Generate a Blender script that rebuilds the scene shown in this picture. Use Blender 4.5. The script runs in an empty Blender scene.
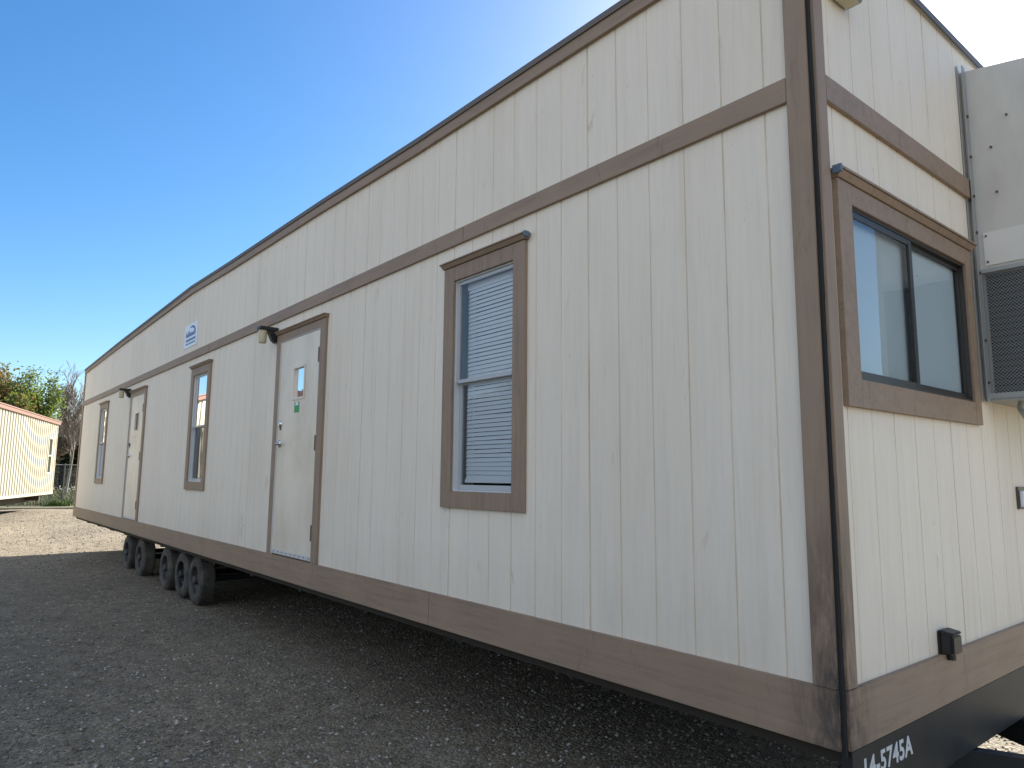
import bpy, bmesh, math, random
from math import radians as R, sin, cos, pi
from mathutils import Vector, Matrix
random.seed(7)
sc = bpy.context.scene
col = sc.collection
H0 = 1.585            # eye height above the ground; measured z values below are relative to the eye

# ------------------------------------------------------------------ camera
cd = bpy.data.cameras.new('camera'); cam = bpy.data.objects.new('camera', cd); col.objects.link(cam)
cd.sensor_width = 36; cd.lens = 705.84*36/1024; cd.clip_start = .05; cd.clip_end = 6000
fw = Vector((-0.76837794, 0.62655393, 0.13048182)); rt = Vector((0.63278907, 0.77427885, 0.00838203)); up = Vector((0.09577752, -0.08900804, 0.99141527))
CP = Vector((1.26475833, -2.52499495, H0))
m = Matrix((rt, up, -fw)).transposed().to_4x4(); m.translation = CP
cam.matrix_world = m
sc.camera = cam

# ------------------------------------------------------------------ sky and sun
SUN_AZ, SUN_EL = 109.5, 32.0     # azimuth counted from +X towards +Y
w = bpy.data.worlds.new('World'); sc.world = w; w.use_nodes = True
nt = w.node_tree; nt.nodes.clear()
sky = nt.nodes.new('ShaderNodeTexSky'); sky.sky_type = 'NISHITA'; sky.sun_disc = False
sky.sun_elevation = R(SUN_EL); sky.sun_rotation = R(90-SUN_AZ)
sky.air_density = 1.0; sky.dust_density = .7; sky.ozone_density = 3.0; sky.altitude = 20
bg = nt.nodes.new('ShaderNodeBackground'); bg.inputs[1].default_value = .06
wo = nt.nodes.new('ShaderNodeOutputWorld')
hs = nt.nodes.new('ShaderNodeHueSaturation'); hs.inputs['Saturation'].default_value = 1.3
nt.links.new(sky.outputs[0], hs.inputs['Color'])
# bright cloud added to the unseen sky behind the camera, to fill-light the walls
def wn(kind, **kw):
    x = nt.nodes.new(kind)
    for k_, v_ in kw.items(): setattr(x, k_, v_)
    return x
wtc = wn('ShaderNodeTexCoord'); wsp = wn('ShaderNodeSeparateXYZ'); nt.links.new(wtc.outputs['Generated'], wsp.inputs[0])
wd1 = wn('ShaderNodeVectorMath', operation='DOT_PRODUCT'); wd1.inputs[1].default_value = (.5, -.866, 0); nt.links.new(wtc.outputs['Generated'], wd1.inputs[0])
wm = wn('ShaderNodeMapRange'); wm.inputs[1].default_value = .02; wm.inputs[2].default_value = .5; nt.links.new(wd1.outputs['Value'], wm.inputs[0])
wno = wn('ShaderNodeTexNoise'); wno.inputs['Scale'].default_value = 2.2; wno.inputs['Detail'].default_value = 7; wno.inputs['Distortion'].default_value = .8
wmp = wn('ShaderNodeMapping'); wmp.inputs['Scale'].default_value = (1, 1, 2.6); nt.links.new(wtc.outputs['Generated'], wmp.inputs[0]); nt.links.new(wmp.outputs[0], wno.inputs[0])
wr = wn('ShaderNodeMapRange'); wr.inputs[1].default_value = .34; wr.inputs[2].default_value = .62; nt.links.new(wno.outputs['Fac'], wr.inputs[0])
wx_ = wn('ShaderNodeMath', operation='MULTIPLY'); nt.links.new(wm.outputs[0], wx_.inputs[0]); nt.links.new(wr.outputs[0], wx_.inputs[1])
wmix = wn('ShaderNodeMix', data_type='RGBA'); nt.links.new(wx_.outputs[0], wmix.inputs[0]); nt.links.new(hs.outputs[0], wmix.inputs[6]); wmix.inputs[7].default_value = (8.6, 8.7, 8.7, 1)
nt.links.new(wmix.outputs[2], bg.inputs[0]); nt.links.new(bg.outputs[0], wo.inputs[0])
sd = bpy.data.lights.new('sun', 'SUN'); sd.energy = 5.0; sd.angle = R(.53); sd.color = (1, .93, .82)
so = bpy.data.objects.new('sun', sd); col.objects.link(so)
sv = Vector((cos(R(SUN_EL))*cos(R(SUN_AZ)), cos(R(SUN_EL))*sin(R(SUN_AZ)), sin(R(SUN_EL))))
so.rotation_euler = sv.to_track_quat('Z', 'Y').to_euler(); so.location = (0, 0, 30)
sc.view_settings.view_transform = 'Standard'; sc.view_settings.look = 'None'
sc.view_settings.exposure = 1.78; sc.view_settings.gamma = 1; sc.view_settings.use_curve_mapping = False
sc.render.engine = 'CYCLES'
sc.render.resolution_x = 1024; sc.render.resolution_y = 768

# ------------------------------------------------------------------ materials
def mat(name, colr, rough=.7, metal=0, spec=None):
    M = bpy.data.materials.new(name); M.use_nodes = True
    b = M.node_tree.nodes['Principled BSDF']
    b.inputs['Base Color'].default_value = (*colr, 1); b.inputs['Roughness'].default_value = rough
    b.inputs['Metallic'].default_value = metal
    if spec is not None: b.inputs['Specular IOR Level'].default_value = spec
    return M
class NB:
    def __init__(s, M): s.M = M; s.t = M.node_tree; s.b = s.t.nodes['Principled BSDF']
    def n(s, kind, **kw):
        x = s.t.nodes.new(kind)
        for k, v in kw.items():
            if k in x.inputs: x.inputs[k].default_value = v
            else: setattr(x, k, v)
        return x
    def l(s, a, b): s.t.links.new(a, b)
    def coords(s, scale=(1, 1, 1)):
        if not hasattr(s, 'tc'): s.tc = s.n('ShaderNodeTexCoord')
        mp = s.n('ShaderNodeMapping'); mp.inputs['Scale'].default_value = scale
        s.l(s.tc.outputs['Object'], mp.inputs[0]); return mp.outputs[0]
    def noise(s, scale, cscale=(1, 1, 1), detail=4, rough=.55, dist=0):
        x = s.n('ShaderNodeTexNoise'); x.inputs['Scale'].default_value = scale; x.inputs['Detail'].default_value = detail
        x.inputs['Roughness'].default_value = rough; x.inputs['Distortion'].default_value = dist
        s.l(s.coords(cscale), x.inputs['Vector']); return x.outputs['Fac']
    def ramp(s, fac, stops):
        r = s.n('ShaderNodeValToRGB'); e = r.color_ramp.elements
        while len(e) < len(stops): e.new(.5)
        for q, (p, c) in zip(e, stops):
            q.position = p; q.color = (*c, 1) if len(c) == 3 else c
        s.l(fac, r.inputs[0]); return r.outputs[0]
    def mix(s, fac, a, b, mode='MIX'):
        x = s.n('ShaderNodeMix'); x.data_type = 'RGBA'; x.blend_type = mode
        for i, v in ((0, fac), (6, a), (7, b)):
            if hasattr(v, 'is_linked') or hasattr(v, 'links'): s.l(v, x.inputs[i])
            else: x.inputs[i].default_value = v if i == 0 else (*v, 1)
        return x.outputs[2]
    def bump(s, h, strength=.3, dist=.01, prev=None):
        x = s.n('ShaderNodeBump'); x.inputs['Strength'].default_value = strength; x.inputs['Distance'].default_value = dist
        s.l(h, x.inputs['Height'])
        if prev: s.l(prev, x.inputs['Normal'])
        return x.outputs[0]
    def math(s, op, a, b=0.):
        x = s.n('ShaderNodeMath'); x.operation = op
        for i, v in ((0, a), (1, b)):
            if hasattr(v, 'links'): s.l(v, x.inputs[i])
            else: x.inputs[i].default_value = v
        return x.outputs[0]

def siding_mat(name, base, groove=False, k=1.):
    M = mat(name, base, .62); B = NB(M)
    c = tuple(base)
    dk = tuple(v*f for v, f in zip(base, (.86, .83, .78)))
    lt = tuple(min(v*1.06, .9) for v in base)
    big = B.noise(1.1, (1, 1, .35), 5, .6)
    cc = B.ramp(big, [(.3, dk), (.52, c), (.75, lt)])
    # wood grain pressed into the boards, painted over
    grain = B.noise(34, (1, 1, .045), 6, .7, .9)
    cc = B.mix(.55, cc, B.ramp(grain, [(.3, tuple(v*.89 for v in base)), (.5, c), (.7, lt)]))
    # rain streaks and rusty nail stains
    st = B.noise(9, (1, 1, .06), 5, .7)
    cc = B.mix(B.ramp(st, [(.56, (0, 0, 0)), (.76, (.30, .30, .30))]), cc, tuple(v*f for v, f in zip(base, (.70, .66, .58))))
    sp = B.noise(7, (1, 1, .35), 7, .78, .6)
    cc = B.mix(B.ramp(sp, [(.62, (0, 0, 0)), (.72, (.55, .55, .55))]), cc, (.34, .23, .13))
    # yellow-grey dirt rising from the skirt board
    sep = B.n('ShaderNodeSeparateXYZ'); B.l(B.tc.outputs['Object'], sep.inputs[0])
    hgt = B.math('MULTIPLY_ADD', sep.outputs[2], -1.6); hgt.node.inputs[2].default_value = 1.95
    wav = B.noise(5, (1, 1, .5), 4)
    dirt = B.math('MULTIPLY', hgt, wav)
    dirt.node.use_clamp = True
    cc = B.mix(B.math('MULTIPLY', dirt, .42), cc, (.33, .29, .21))
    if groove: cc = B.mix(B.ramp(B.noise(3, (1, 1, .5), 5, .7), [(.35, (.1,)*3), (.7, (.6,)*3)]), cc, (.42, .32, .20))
    B.l(cc, B.b.inputs['Base Color'])
    nrm = B.bump(grain, .6, .005)
    nrm = B.bump(B.noise(2.2, (1, 1, .6), 3), .25, .03, nrm)
    B.l(nrm, B.b.inputs['Normal'])
    return M
CREAM = (.742, .682, .592)
M_sid = siding_mat('cream_siding_paint', CREAM)
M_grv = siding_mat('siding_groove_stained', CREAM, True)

def trim_mat(name, base, mildew=False, grainax=(.06, 1, 1)):
    M = mat(name, base, .6); B = NB(M)
    n1 = B.noise(26, grainax, 6, .7, .6)
    c = B.ramp(n1, [(.3, tuple(v*.78 for v in base)), (.5, base), (.75, tuple(v*1.15 for v in base))])
    n2 = B.noise(2.3, (1, 1, 1), 6, .65)
    c = B.mix(B.ramp(n2, [(.45, (0,)*3), (.8, (.5,)*3)]), c, tuple(v*f for v, f in zip(base, (1.35, 1.3, 1.2))))
    n3 = B.noise(6, (1, 1, .25), 6, .8)
    c = B.mix(B.ramp(n3, [(.58, (0,)*3), (.75, (.7,)*3)]), c, (.085, .06, .04))
    if mildew:
        tc = B.tc; sep = B.n('ShaderNodeSeparateXYZ'); B.l(tc.outputs['Object'], sep.inputs[0])
        ax = B.math('ADD', B.math('ABSOLUTE', sep.outputs[0]), B.math('ABSOLUTE', sep.outputs[1]))
        near = B.math('MULTIPLY_ADD', ax, -3.2); near.node.inputs[2].default_value = .78
        near.node.use_clamp = True
        low = B.math('MULTIPLY_ADD', sep.outputs[2], -1.3); low.node.inputs[2].default_value = 2.15; low.node.use_clamp = True
        blot = B.ramp(B.noise(12, (1, 1, .22), 7, .75, .5), [(.40, (0,)*3), (.58, (1,)*3)])
        k = B.math('MULTIPLY', B.math('MULTIPLY', near, low), blot)
        c = B.mix(B.math('MULTIPLY', k, 1.3), c, (.018, .02, .022))
    B.l(c, B.b.inputs['Base Color'])
    B.l(B.bump(n1, .4, .003), B.b.inputs['Normal'])
    return M
TAUPE = (.258, .188, .137)
M_trim = trim_mat('taupe_trim_paint', TAUPE)
M_trimv = trim_mat('taupe_trim_paint_upright', TAUPE, False, (1, 1, .06))
M_skirt = trim_mat('taupe_skirt_paint', TAUPE, True, (.06, .06, 1))
M_corn = trim_mat('taupe_corner_paint', TAUPE, True, (1, 1, .06))
M_drip = mat('drip_edge_metal', (.13, .115, .10), .55, .3)
M_seal = mat('mildewed_sealant', (.012, .014, .016), .9)
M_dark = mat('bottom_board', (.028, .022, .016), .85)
def black_steel():
    M = mat('black_frame_paint', (.018, .021, .024), .5); B = NB(M)
    n = B.noise(6, (1, 1, 1), 8, .7)
    B.l(B.ramp(n, [(.35, (.006, .009, .012)), (.62, (.013, .016, .02)), (.76, (.05, .042, .034))]), B.b.inputs['Base Color'])
    B.l(B.bump(B.noise(60, (1, 1, 1), 5), .3, .002), B.b.inputs['Normal'])
    return M
M_steel = black_steel()
M_white = mat('stencil_white', (.55, .58, .6), .7)
def door_mat():
    M = mat('door_white_paint', (.70, .65, .56), .42); B = NB(M)
    n = B.noise(2.5, (1, 1, .5), 6, .65)
    c = B.ramp(n, [(.35, (.62, .56, .46)), (.6, (.74, .68, .59))])
    c = B.mix(B.ramp(B.noise(14, (1, 1, .5), 7, .8), [(.64, (0,)*3), (.8, (.35,)*3)]), c, (.33, .28, .2))
    B.l(c, B.b.inputs['Base Color']); B.l(B.bump(B.noise(3, (1, 1, 1), 3), .15, .01), B.b.inputs['Normal'])
    return M
M_door = door_mat()
M_alu = mat('white_aluminium', (.62, .64, .66), .38, .25)
M_sash = mat('grey_vinyl_sash', (.42, .45, .48), .4, .2)
M_bronze = mat('dark_bronze', (.05, .048, .045), .4, .4)
M_chrome = mat('brushed_chrome', (.6, .6, .6), .25, 1)
M_hinge = mat('tarnished_hinge', (.12, .10, .08), .5, .7)
M_black = mat('black_plastic', (.015, .016, .018), .45)
M_inside = mat('dark_interior', (.035, .035, .04), .9)
M_blind = mat('vinyl_blind', (.84, .88, .93), .5)
M_frost = mat('pale_blind_sheet', (.55, .64, .68), .7)
M_green = mat('green_sticker', (.03, .30, .10), .5)
M_signw = mat('sign_white', (.72, .78, .85), .4)
M_signb = mat('sign_blue', (.03, .09, .30), .4)
M_lens = mat('lamp_lens', (.52, .48, .34), .35)
M_bluetape = mat('blue_tape', (.09, .15, .22), .5)
M_hub = mat('painted_rim', (.055, .055, .055), .55, .3)
def tyre_mat():
    M = mat('dusty_rubber', (.03, .03, .03), .85); B = NB(M)
    B.l(B.ramp(B.noise(5, (1, 1, 1), 7, .7), [(.35, (.03, .03, .03)), (.7, (.13, .12, .10))]), B.b.inputs['Base Color'])
    return M
M_tyre = tyre_mat()
def glass(name, tint=(.93, .96, .98), mn=.05):
    M = bpy.data.materials.new(name); M.use_nodes = True; t = M.node_tree; t.nodes.clear()
    o = t.nodes.new('ShaderNodeOutputMaterial'); mx = t.nodes.new('ShaderNodeMixShader'); tr = t.nodes.new('ShaderNodeBsdfTransparent')
    gl = t.nodes.new('ShaderNodeBsdfGlossy'); fr = t.nodes.new('ShaderNodeFresnel'); fr.inputs[0].default_value = 1.5
    tr.inputs[0].default_value = (*tint, 1); gl.inputs[0].default_value = (.95, .97, 1, 1); gl.inputs[1].default_value = .012
    tcn = t.nodes.new('ShaderNodeTexCoord'); ns = t.nodes.new('ShaderNodeTexNoise'); ns.inputs['Scale'].default_value = 1.4; bp = t.nodes.new('ShaderNodeBump')
    bp.inputs['Strength'].default_value = .12; bp.inputs['Distance'].default_value = .02
    t.links.new(tcn.outputs['Object'], ns.inputs['Vector']); t.links.new(ns.outputs['Fac'], bp.inputs['Height']); t.links.new(bp.outputs[0], gl.inputs['Normal'])
    t.links.new(fr.outputs[0], mx.inputs[0]); t.links.new(tr.outputs[0], mx.inputs[1]); t.links.new(gl.outputs[0], mx.inputs[2]); t.links.new(mx.outputs[0], o.inputs[0])
    return M
M_glass = glass('window_glass'); M_dglass = glass('smoked_glass', (.35, .42, .45))

# ------------------------------------------------------------------ mesh helpers
class MB:
    def __init__(s): s.v = []; s.f = []; s.mi = []
    def quad(s, a, b, c, d, mi=0):
        n = len(s.v); s.v += [a, b, c, d]; s.f.append((n, n+1, n+2, n+3)); s.mi.append(mi)
    def box(s, x0, x1, y0, y1, z0, z1, mi=0):
        n = len(s.v)
        s.v += [(x0, y0, z0), (x1, y0, z0), (x1, y1, z0), (x0, y1, z0), (x0, y0, z1), (x1, y0, z1), (x1, y1, z1), (x0, y1, z1)]
        for q in ((0, 3, 2, 1), (4, 5, 6, 7), (0, 1, 5, 4), (1, 2, 6, 5), (2, 3, 7, 6), (3, 0, 4, 7)):
            s.f.append(tuple(n+i for i in q)); s.mi.append(mi)
    def hexa(s, p, mi=0):
        n = len(s.v); s.v += [tuple(q) for q in p]
        for q in ((0, 3, 2, 1), (4, 5, 6, 7), (0, 1, 5, 4), (1, 2, 6, 5), (2, 3, 7, 6), (3, 0, 4, 7)):
            s.f.append(tuple(n+i for i in q)); s.mi.append(mi)
    def tube(s, a, b, r0, r1=None, n=10, cap=True, mi=0):
        r1 = r0 if r1 is None else r1
        a = Vector(a); b = Vector(b); d = (b-a).normalized(); t = Vector((0, 0, 1)) if abs(d.z) < .9 else Vector((1, 0, 0))
        u = d.cross(t).normalized(); v = d.cross(u); k = len(s.v)
        for i in range(n):
            e = u*cos(2*pi*i/n)+v*sin(2*pi*i/n)
            s.v.append(tuple(a+e*r0)); s.v.append(tuple(b+e*r1))
        for i in range(n):
            j = (i+1) % n; s.f.append((k+2*i, k+2*j, k+2*j+1, k+2*i+1)); s.mi.append(mi)
        if cap:
            s.f.append(tuple(k+2*i for i in range(n))[::-1]); s.mi.append(mi)
            s.f.append(tuple(k+2*i+1 for i in range(n))); s.mi.append(mi)
    def beam(s, a, b, wd, ht, mi=0):      # rectangular bar between two points, height along z
        a = Vector(a); b = Vector(b); d = (b-a).normalized(); sd_ = d.cross(Vector((0, 0, 1))).normalized()*(wd/2); u = sd_.cross(d).normalized()*(ht/2)
        s.hexa([a-sd_-u, b-sd_-u, b+sd_-u, a+sd_-u, a-sd_+u, b-sd_+u, b+sd_+u, a+sd_+u], mi)
    def lathe(s, prof, c, axis='Y', n=32, mi=0):   # prof: (offset along axis, radius)
        k = len(s.v); c = Vector(c)
        for o, r in prof:
            for i in range(n):
                a = 2*pi*i/n
                if axis == 'Y': p = c+Vector((r*cos(a), o, r*sin(a)))
                elif axis == 'Z': p = c+Vector((r*cos(a), r*sin(a), o))
                else: p = c+Vector((o, r*cos(a), r*sin(a)))
                s.v.append(tuple(p))
        for q in range(len(prof)-1):
            for i in range(n):
                j = (i+1) % n; s.f.append((k+q*n+i, k+q*n+j, k+(q+1)*n+j, k+(q+1)*n+i)); s.mi.append(mi)
    def build(s, name, m, parent=None, bevel=0, smooth=False):
        me = bpy.data.meshes.new(name); me.from_pydata([tuple(q) for q in s.v], [], s.f); 
        for x in (m if isinstance(m, (list, tuple)) else [m]): me.materials.append(x)
        me.polygons.foreach_set('material_index', s.mi)
        bm = bmesh.new(); bm.from_mesh(me); bmesh.ops.recalc_face_normals(bm, faces=bm.faces)
        if bevel: bmesh.ops.bevel(bm, geom=bm.edges[:], offset=bevel, segments=2, affect='EDGES', clamp_overlap=True)
        bm.to_mesh(me); bm.free()
        if smooth:
            me.polygons.foreach_set('use_smooth', [True]*len(me.polygons)); 
        o = bpy.data.objects.new(name, me); col.objects.link(o)
        if parent is not None:
            o.parent = parent; bpy.context.view_layer.update() if False else None
            o.matrix_parent_inverse = parent_inv(parent)
        return o
def world_mat(o):
    mm = o.matrix_basis.copy()
    return (world_mat(o.parent) @ o.matrix_parent_inverse @ mm) if o.parent else mm
def parent_inv(p): return world_mat(p).inverted()
def tag(o, label=None, cat=None, group=None, kind=None):
    if label: o['label'] = label
    if cat: o['category'] = cat
    if group: o['group'] = group
    if kind: o['kind'] = kind
    return o
def empty(name, loc, rz=0, **kw):
    o = bpy.data.objects.new(name, None); o.location = loc; o.rotation_euler = (0, 0, rz); o.empty_display_size = .2; col.objects.link(o)
    return tag(o, **kw)
def boxobj(name, m, parent, *b, bevel=0):
    q = MB(); q.box(*b); return q.build(name, m, parent, bevel)

# ================================================================== GROUND
def ground_mat():
    M = mat('crushed_limestone', (.25, .23, .2), .9); B = NB(M)
    v1 = B.n('ShaderNodeTexVoronoi'); v1.inputs['Scale'].default_value = 42; B.l(B.coords(), v1.inputs['Vector'])
    v2 = B.n('ShaderNodeTexVoronoi'); v2.inputs['Scale'].default_value = 110; B.l(B.coords(), v2.inputs['Vector'])
    sepc = B.n('ShaderNodeSeparateColor'); B.l(v1.outputs['Color'], sepc.inputs[0])
    stone = B.ramp(sepc.outputs[0], [(0, (.11, .085, .058)), (.5, (.25, .20, .138)), (.9, (.36, .30, .22)), (1, (.55, .50, .42))])
    sepc2 = B.n('ShaderNodeSeparateColor'); B.l(v2.outputs['Color'], sepc2.inputs[0])
    fine = B.ramp(sepc2.outputs[1], [(0, (.12, .09, .06)), (.6, (.27, .215, .15)), (1, (.44, .37, .28))])
    c = B.mix(.5, stone, fine)
    big = B.noise(.35, (1, 1, 1), 6, .6)
    c = B.mix(B.ramp(big, [(.35, (.0,)*3), (.65, (.75,)*3)]), c, (.62, .60, .58), 'MULTIPLY')
    c = B.mix(1., c, (.77, .80, .77), 'MULTIPLY')
    mot = B.ramp(B.noise(5, (1, 1, 1), 7, .75), [(.35, (.55,)*3), (.5, (1,)*3), (.68, (1.35,)*3)])
    c = B.mix(.8, c, mot, 'MULTIPLY')
    sep = B.n('ShaderNodeSeparateXYZ'); B.l(B.tc.outputs['Object'], sep.inputs[0])
    # beyond the yard: weeds and soil
    B.l(c, B.b.inputs['Base Color'])
    h = B.math('MULTIPLY', v1.outputs['Distance'], -1.)
    nrm = B.bump(h, .7, .02); nrm = B.bump(B.math('MULTIPLY', v2.outputs['Distance'], -1.), .6, .008, nrm)
    nrm = B.bump(B.noise(3, (1, 1, 1), 6), .5, .05, nrm)
    B.l(nrm, B.b.inputs['Normal'])
    return M
M_ground = ground_mat()
g = MB()
NX = 90
def gz(x, y):
    r = math.hypot(x, y)
    dip = -.11*math.exp(-((x+17.5)/2.6)**2)
    return dip+(.018*math.sin(x*.9+1.3*math.sin(y*.7)) + .014*math.sin(y*1.7+x*.35))*min(1, max(0, (r-.5)/2)) if r < 60 else 0
xs = sorted(set([-3000, -1000, -300, -120, -80, -60]+[-50+i*.5 for i in range(0, 121)]+[14, 25, 60, 300, 3000]))
ys = sorted(set([-3000, -600, -200, -80, -40, -25]+[-16+i*.5 for i in range(0, 61)]+[18, 25, 60, 200, 600, 3000]))
vi = {}
for x in xs:
    for y in ys:
        vi[x, y] = len(g.v); g.v.append((x, y, gz(x, y)))
for i in range(len(xs)-1):
    for j in range(len(ys)-1):
        g.f.append((vi[xs[i], ys[j]], vi[xs[i+1], ys[j]], vi[xs[i+1], ys[j+1]], vi[xs[i], ys[j+1]])); g.mi.append(0)
tag(g.build('ground', M_ground, smooth=True), kind='structure')

# loose stones
def stone_mesh(n, xr, yr, smin, smax, dens=None):
    q = MB(); rnd = random.Random(3)
    ico = [(0, 0, 1), (.9, 0, .1), (.28, .85, .05), (-.72, .53, .1), (-.72, -.53, .0), (.28, -.85, .1), (0, 0, -.6)]
    fc = [(0, 1, 2), (0, 2, 3), (0, 3, 4), (0, 4, 5), (0, 5, 1), (6, 2, 1), (6, 3, 2), (6, 4, 3), (6, 5, 4), (6, 1, 5)]
    for _ in range(n):
        x = rnd.uniform(*xr); y = rnd.uniform(*yr)
        if dens and rnd.random() > dens(x, y): continue
        s_ = smin+(smax-smin)*rnd.random()**3.2; a = rnd.uniform(0, 2*pi); sx = s_*rnd.uniform(.7, 1.2); sy = s_*rnd.uniform(.6, 1); sz = s_*rnd.uniform(.4, .75)
        ca, sa = cos(a), sin(a); k = len(q.v); zz = gz(x, y)+sz*.25; t1 = rnd.uniform(-.3, .3)
        for (px, py, pz) in ico:
            px *= sx*rnd.uniform(.8, 1.15); py *= sy*rnd.uniform(.8, 1.15)
            q.v.append((x+px*ca-py*sa, y+px*sa+py*ca, zz+pz*sz+px*t1))
        mi = 0 if rnd.random() < .62 else (1 if rnd.random() < .6 else 2)
        for f_ in fc: q.f.append(tuple(k+i for i in f_)); q.mi.append(mi)
    return q
M_st = [mat('stone_grey', (.18, .172, .155), .9), mat('stone_brown', (.12, .095, .07), .9), mat('stone_pale', (.36, .35, .33), .9)]
def dens(x, y):
    d = math.hypot(x-1.3, y+2.5); return min(1, (3.6/max(d, 1.5))**1.3)
q = stone_mesh(150000, (-13, .6), (-4.2, 3.4), .0045, .019, dens)
q2 = stone_mesh(16000, (-34, -13), (-4.5, 3.6), .008, .030)
k_ = len(q.v); q.v += q2.v; q.f += [tuple(k_+i for i in f_) for f_ in q2.f]; q.mi += q2.mi
tag(q.build('gravel', M_st), kind='stuff', label='loose crushed gravel stones strewn over the shaded yard in front of the trailer', cat='gravel')

# ================================================================== OFFICE TRAILER
L = 17.07; WD = 3.05
ZB = H0-.928; ZS = H0-.727; ZB0 = H0+1.49; ZB1 = H0+1.593
roofpts = [(-L, H0+2.362), (-13.4, H0+2.46), (-8.64, H0+2.548), (-7.1, H0+2.512), (-4.5, H0+2.478), (-2.9, H0+2.44), (0, H0+2.422)]
roofpts = [(a_, H0+(z_-H0)*.9865) for a_, z_ in roofpts]
def roofz(x):
    for (a, za), (b, zb) in zip(roofpts, roofpts[1:]):
        if a <= x <= b+1e-6: return za+(zb-za)*(x-a)/(b-a)
    return roofpts[0][1] if x < 0 else roofpts[-1][1]
T = empty('office_trailer', (-L/2, WD/2, 0), label='long cream panelled office trailer with taupe trim, two doors and a row of wheels', cat='office trailer')

def siding(name, length, z0, ztop, openings, offs, horizontal='x', parent=T, thick=.012, gap0=0):
    # sheet with V grooves; position u runs 0..length; mapped to (-u,0) or (0,u)
    q = MB(); S = .2032; GW = .004; GD = .0038
    br = [(0, 0), (length, 0)]
    k = 1
    while offs+S*(k-1) < length-.01:
        u = offs+S*(k-1)
        wide = .002 if (k % 6 == 0) else 0
        br += [(u-GW-wide, 0), (u, GD+wide*2), (u+GW+wide, 0)]
        k += 1
    for (a, b, c, d) in openings: br += [(a, None), (b, None)]
    br.sort(key=lambda t: t[0])
    def dep(u):
        # groove depth at u
        kk = round((u-offs)/S); c = offs+kk*S; wd = GW+(.002 if ((kk+1) % 6 == 0) else 0)
        if kk < 0 or c > length-.01: return 0
        d_ = abs(u-c)
        return max(0, (1-d_/wd))*(GD+(.004 if wd > GW else 0)) if d_ < wd else 0
    us = []
    for u, _ in br:
        if not us or u-us[-1] > 1e-5: us.append(u)
    for a, b in zip(us, us[1:]):
        mu = (a+b)/2; ops = [(c, d) for (x0, x1, c, d) in openings if x0 < mu < x1]
        ops.sort(); segs = []; z = z0; zt0, zt1 = ztop(a), ztop(b)
        for c, d in ops:
            segs.append((z, c, c)); z = d
        segs.append((z, zt0, zt1))
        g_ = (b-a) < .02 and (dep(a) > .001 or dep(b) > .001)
        for (lo, h0, h1) in segs:
            P = []
            for u, z_ in ((a, lo), (b, lo), (b, h1), (a, h0)):
                d_ = dep(u)
                P.append((-u, d_, z_) if horizontal == 'x' else (-d_, u, z_))
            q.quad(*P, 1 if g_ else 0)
    return q.build(name, [M_sid, M_grv], parent)

# openings: (u0,u1,z0,z1)
wins = [-2.108, -7.98, -14.40]         # window centres
doors = [-4.89, -11.45]
WH = .30
ops = []
for c in wins: ops.append((-c-WH, -c+WH, H0-.095, H0+1.252))
for c in doors: ops.append((-c-.442, -c+.442, ZS-.02, H0+1.265))
siding('side_wall', L, ZS-.03, lambda u: roofz(-u)-.06, ops, .2032, 'x')
siding('end_wall', WD, ZS-.03, lambda u: roofpts[-1][1]-.02, [(.234, 1.457, H0+.384, H0+1.094)], .1525, 'y')
# rear and far faces
q = MB(); q.box(-L, -L+.03, .02, WD, ZS-.03, roofpts[0][1]-.06); q.build('rear_wall', M_sid, T)
q = MB()
for (a, za), (b, zb) in zip(roofpts, roofpts[1:]): q.quad((a, WD, ZB), (b, WD, ZB), (b, WD, zb-.05), (a, WD, za-.05))
q.build('far_wall', M_sid, T)
q = MB(); q.box(-L+.04, -.04, .04, WD-.04, ZB+.01, ZB+.19); q.build('floor', M_dark, T)
q = MB()
for x in (-.16, -3.6, -6.4, -9.6, -13.0): q.box(x-.01, x, .1, WD-.06, ZB+.19, H0+2.2)
q.box(-L+.05, -.17, 2.0, 2.02, ZB+.19, H0+2.2)
q.build('interior_partition', M_inside, T)
# roof
q = MB()
for (a, za), (b, zb) in zip(roofpts, roofpts[1:]):
    a2 = a-.02 if a == -L else a; b2 = b+.012 if b == 0 else b
    q.hexa([(a2, -.016, za-.025), (b2, -.016, zb-.025), (b2, WD+.02, zb-.025), (a2, WD+.02, za-.025), (a2, -.016, za-.004), (b2, -.016, zb-.004), (b2, WD+.02, zb-.004), (a2, WD+.02, za-.004)])
q.build('roof', mat('white_roof_membrane', (.6, .6, .58), .6), T)
def strip(name, m, dz0, dz1, y0, y1, parent=T):
    q = MB()
    for (a, za), (b, zb) in zip(roofpts, roofpts[1:]):
        a2 = a-.03 if a == -L else a; b2 = b+.03 if b == 0 else b
        q.hexa([(a2, y0, za+dz0), (b2, y0, zb+dz0), (b2, y1, zb+dz0), (a2, y1, za+dz0), (a2, y0, za+dz1), (b2, y0, zb+dz1), (b2, y1, zb+dz1), (a2, y1, za+dz1)])
    return q.build(name, m, parent)
strip('fascia', M_trim, -.106, -.03, -.024, -.001)
strip('drip_edge', M_drip, -.034, .002, -.034, -.0245)
boxobj('drip_edge', M_drip, T, .0125, .022, -.02, WD, roofpts[-1][1]-.034, roofpts[-1][1]+.002)
# belt boards, with a butt joint
for a, b in ((-L, -12.06), (-12.055, -7.203), (-7.198, -2.32), (-2.316, -.0965)):
    boxobj('belt_trim', M_trim, T, a, b, -.019, -.0005, ZB0, ZB1, bevel=.0015)
boxobj('belt_trim', M_trim, T, .0005, .019, .0815, 2.6, H0+1.487, H0+1.594, bevel=.0015)
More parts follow.
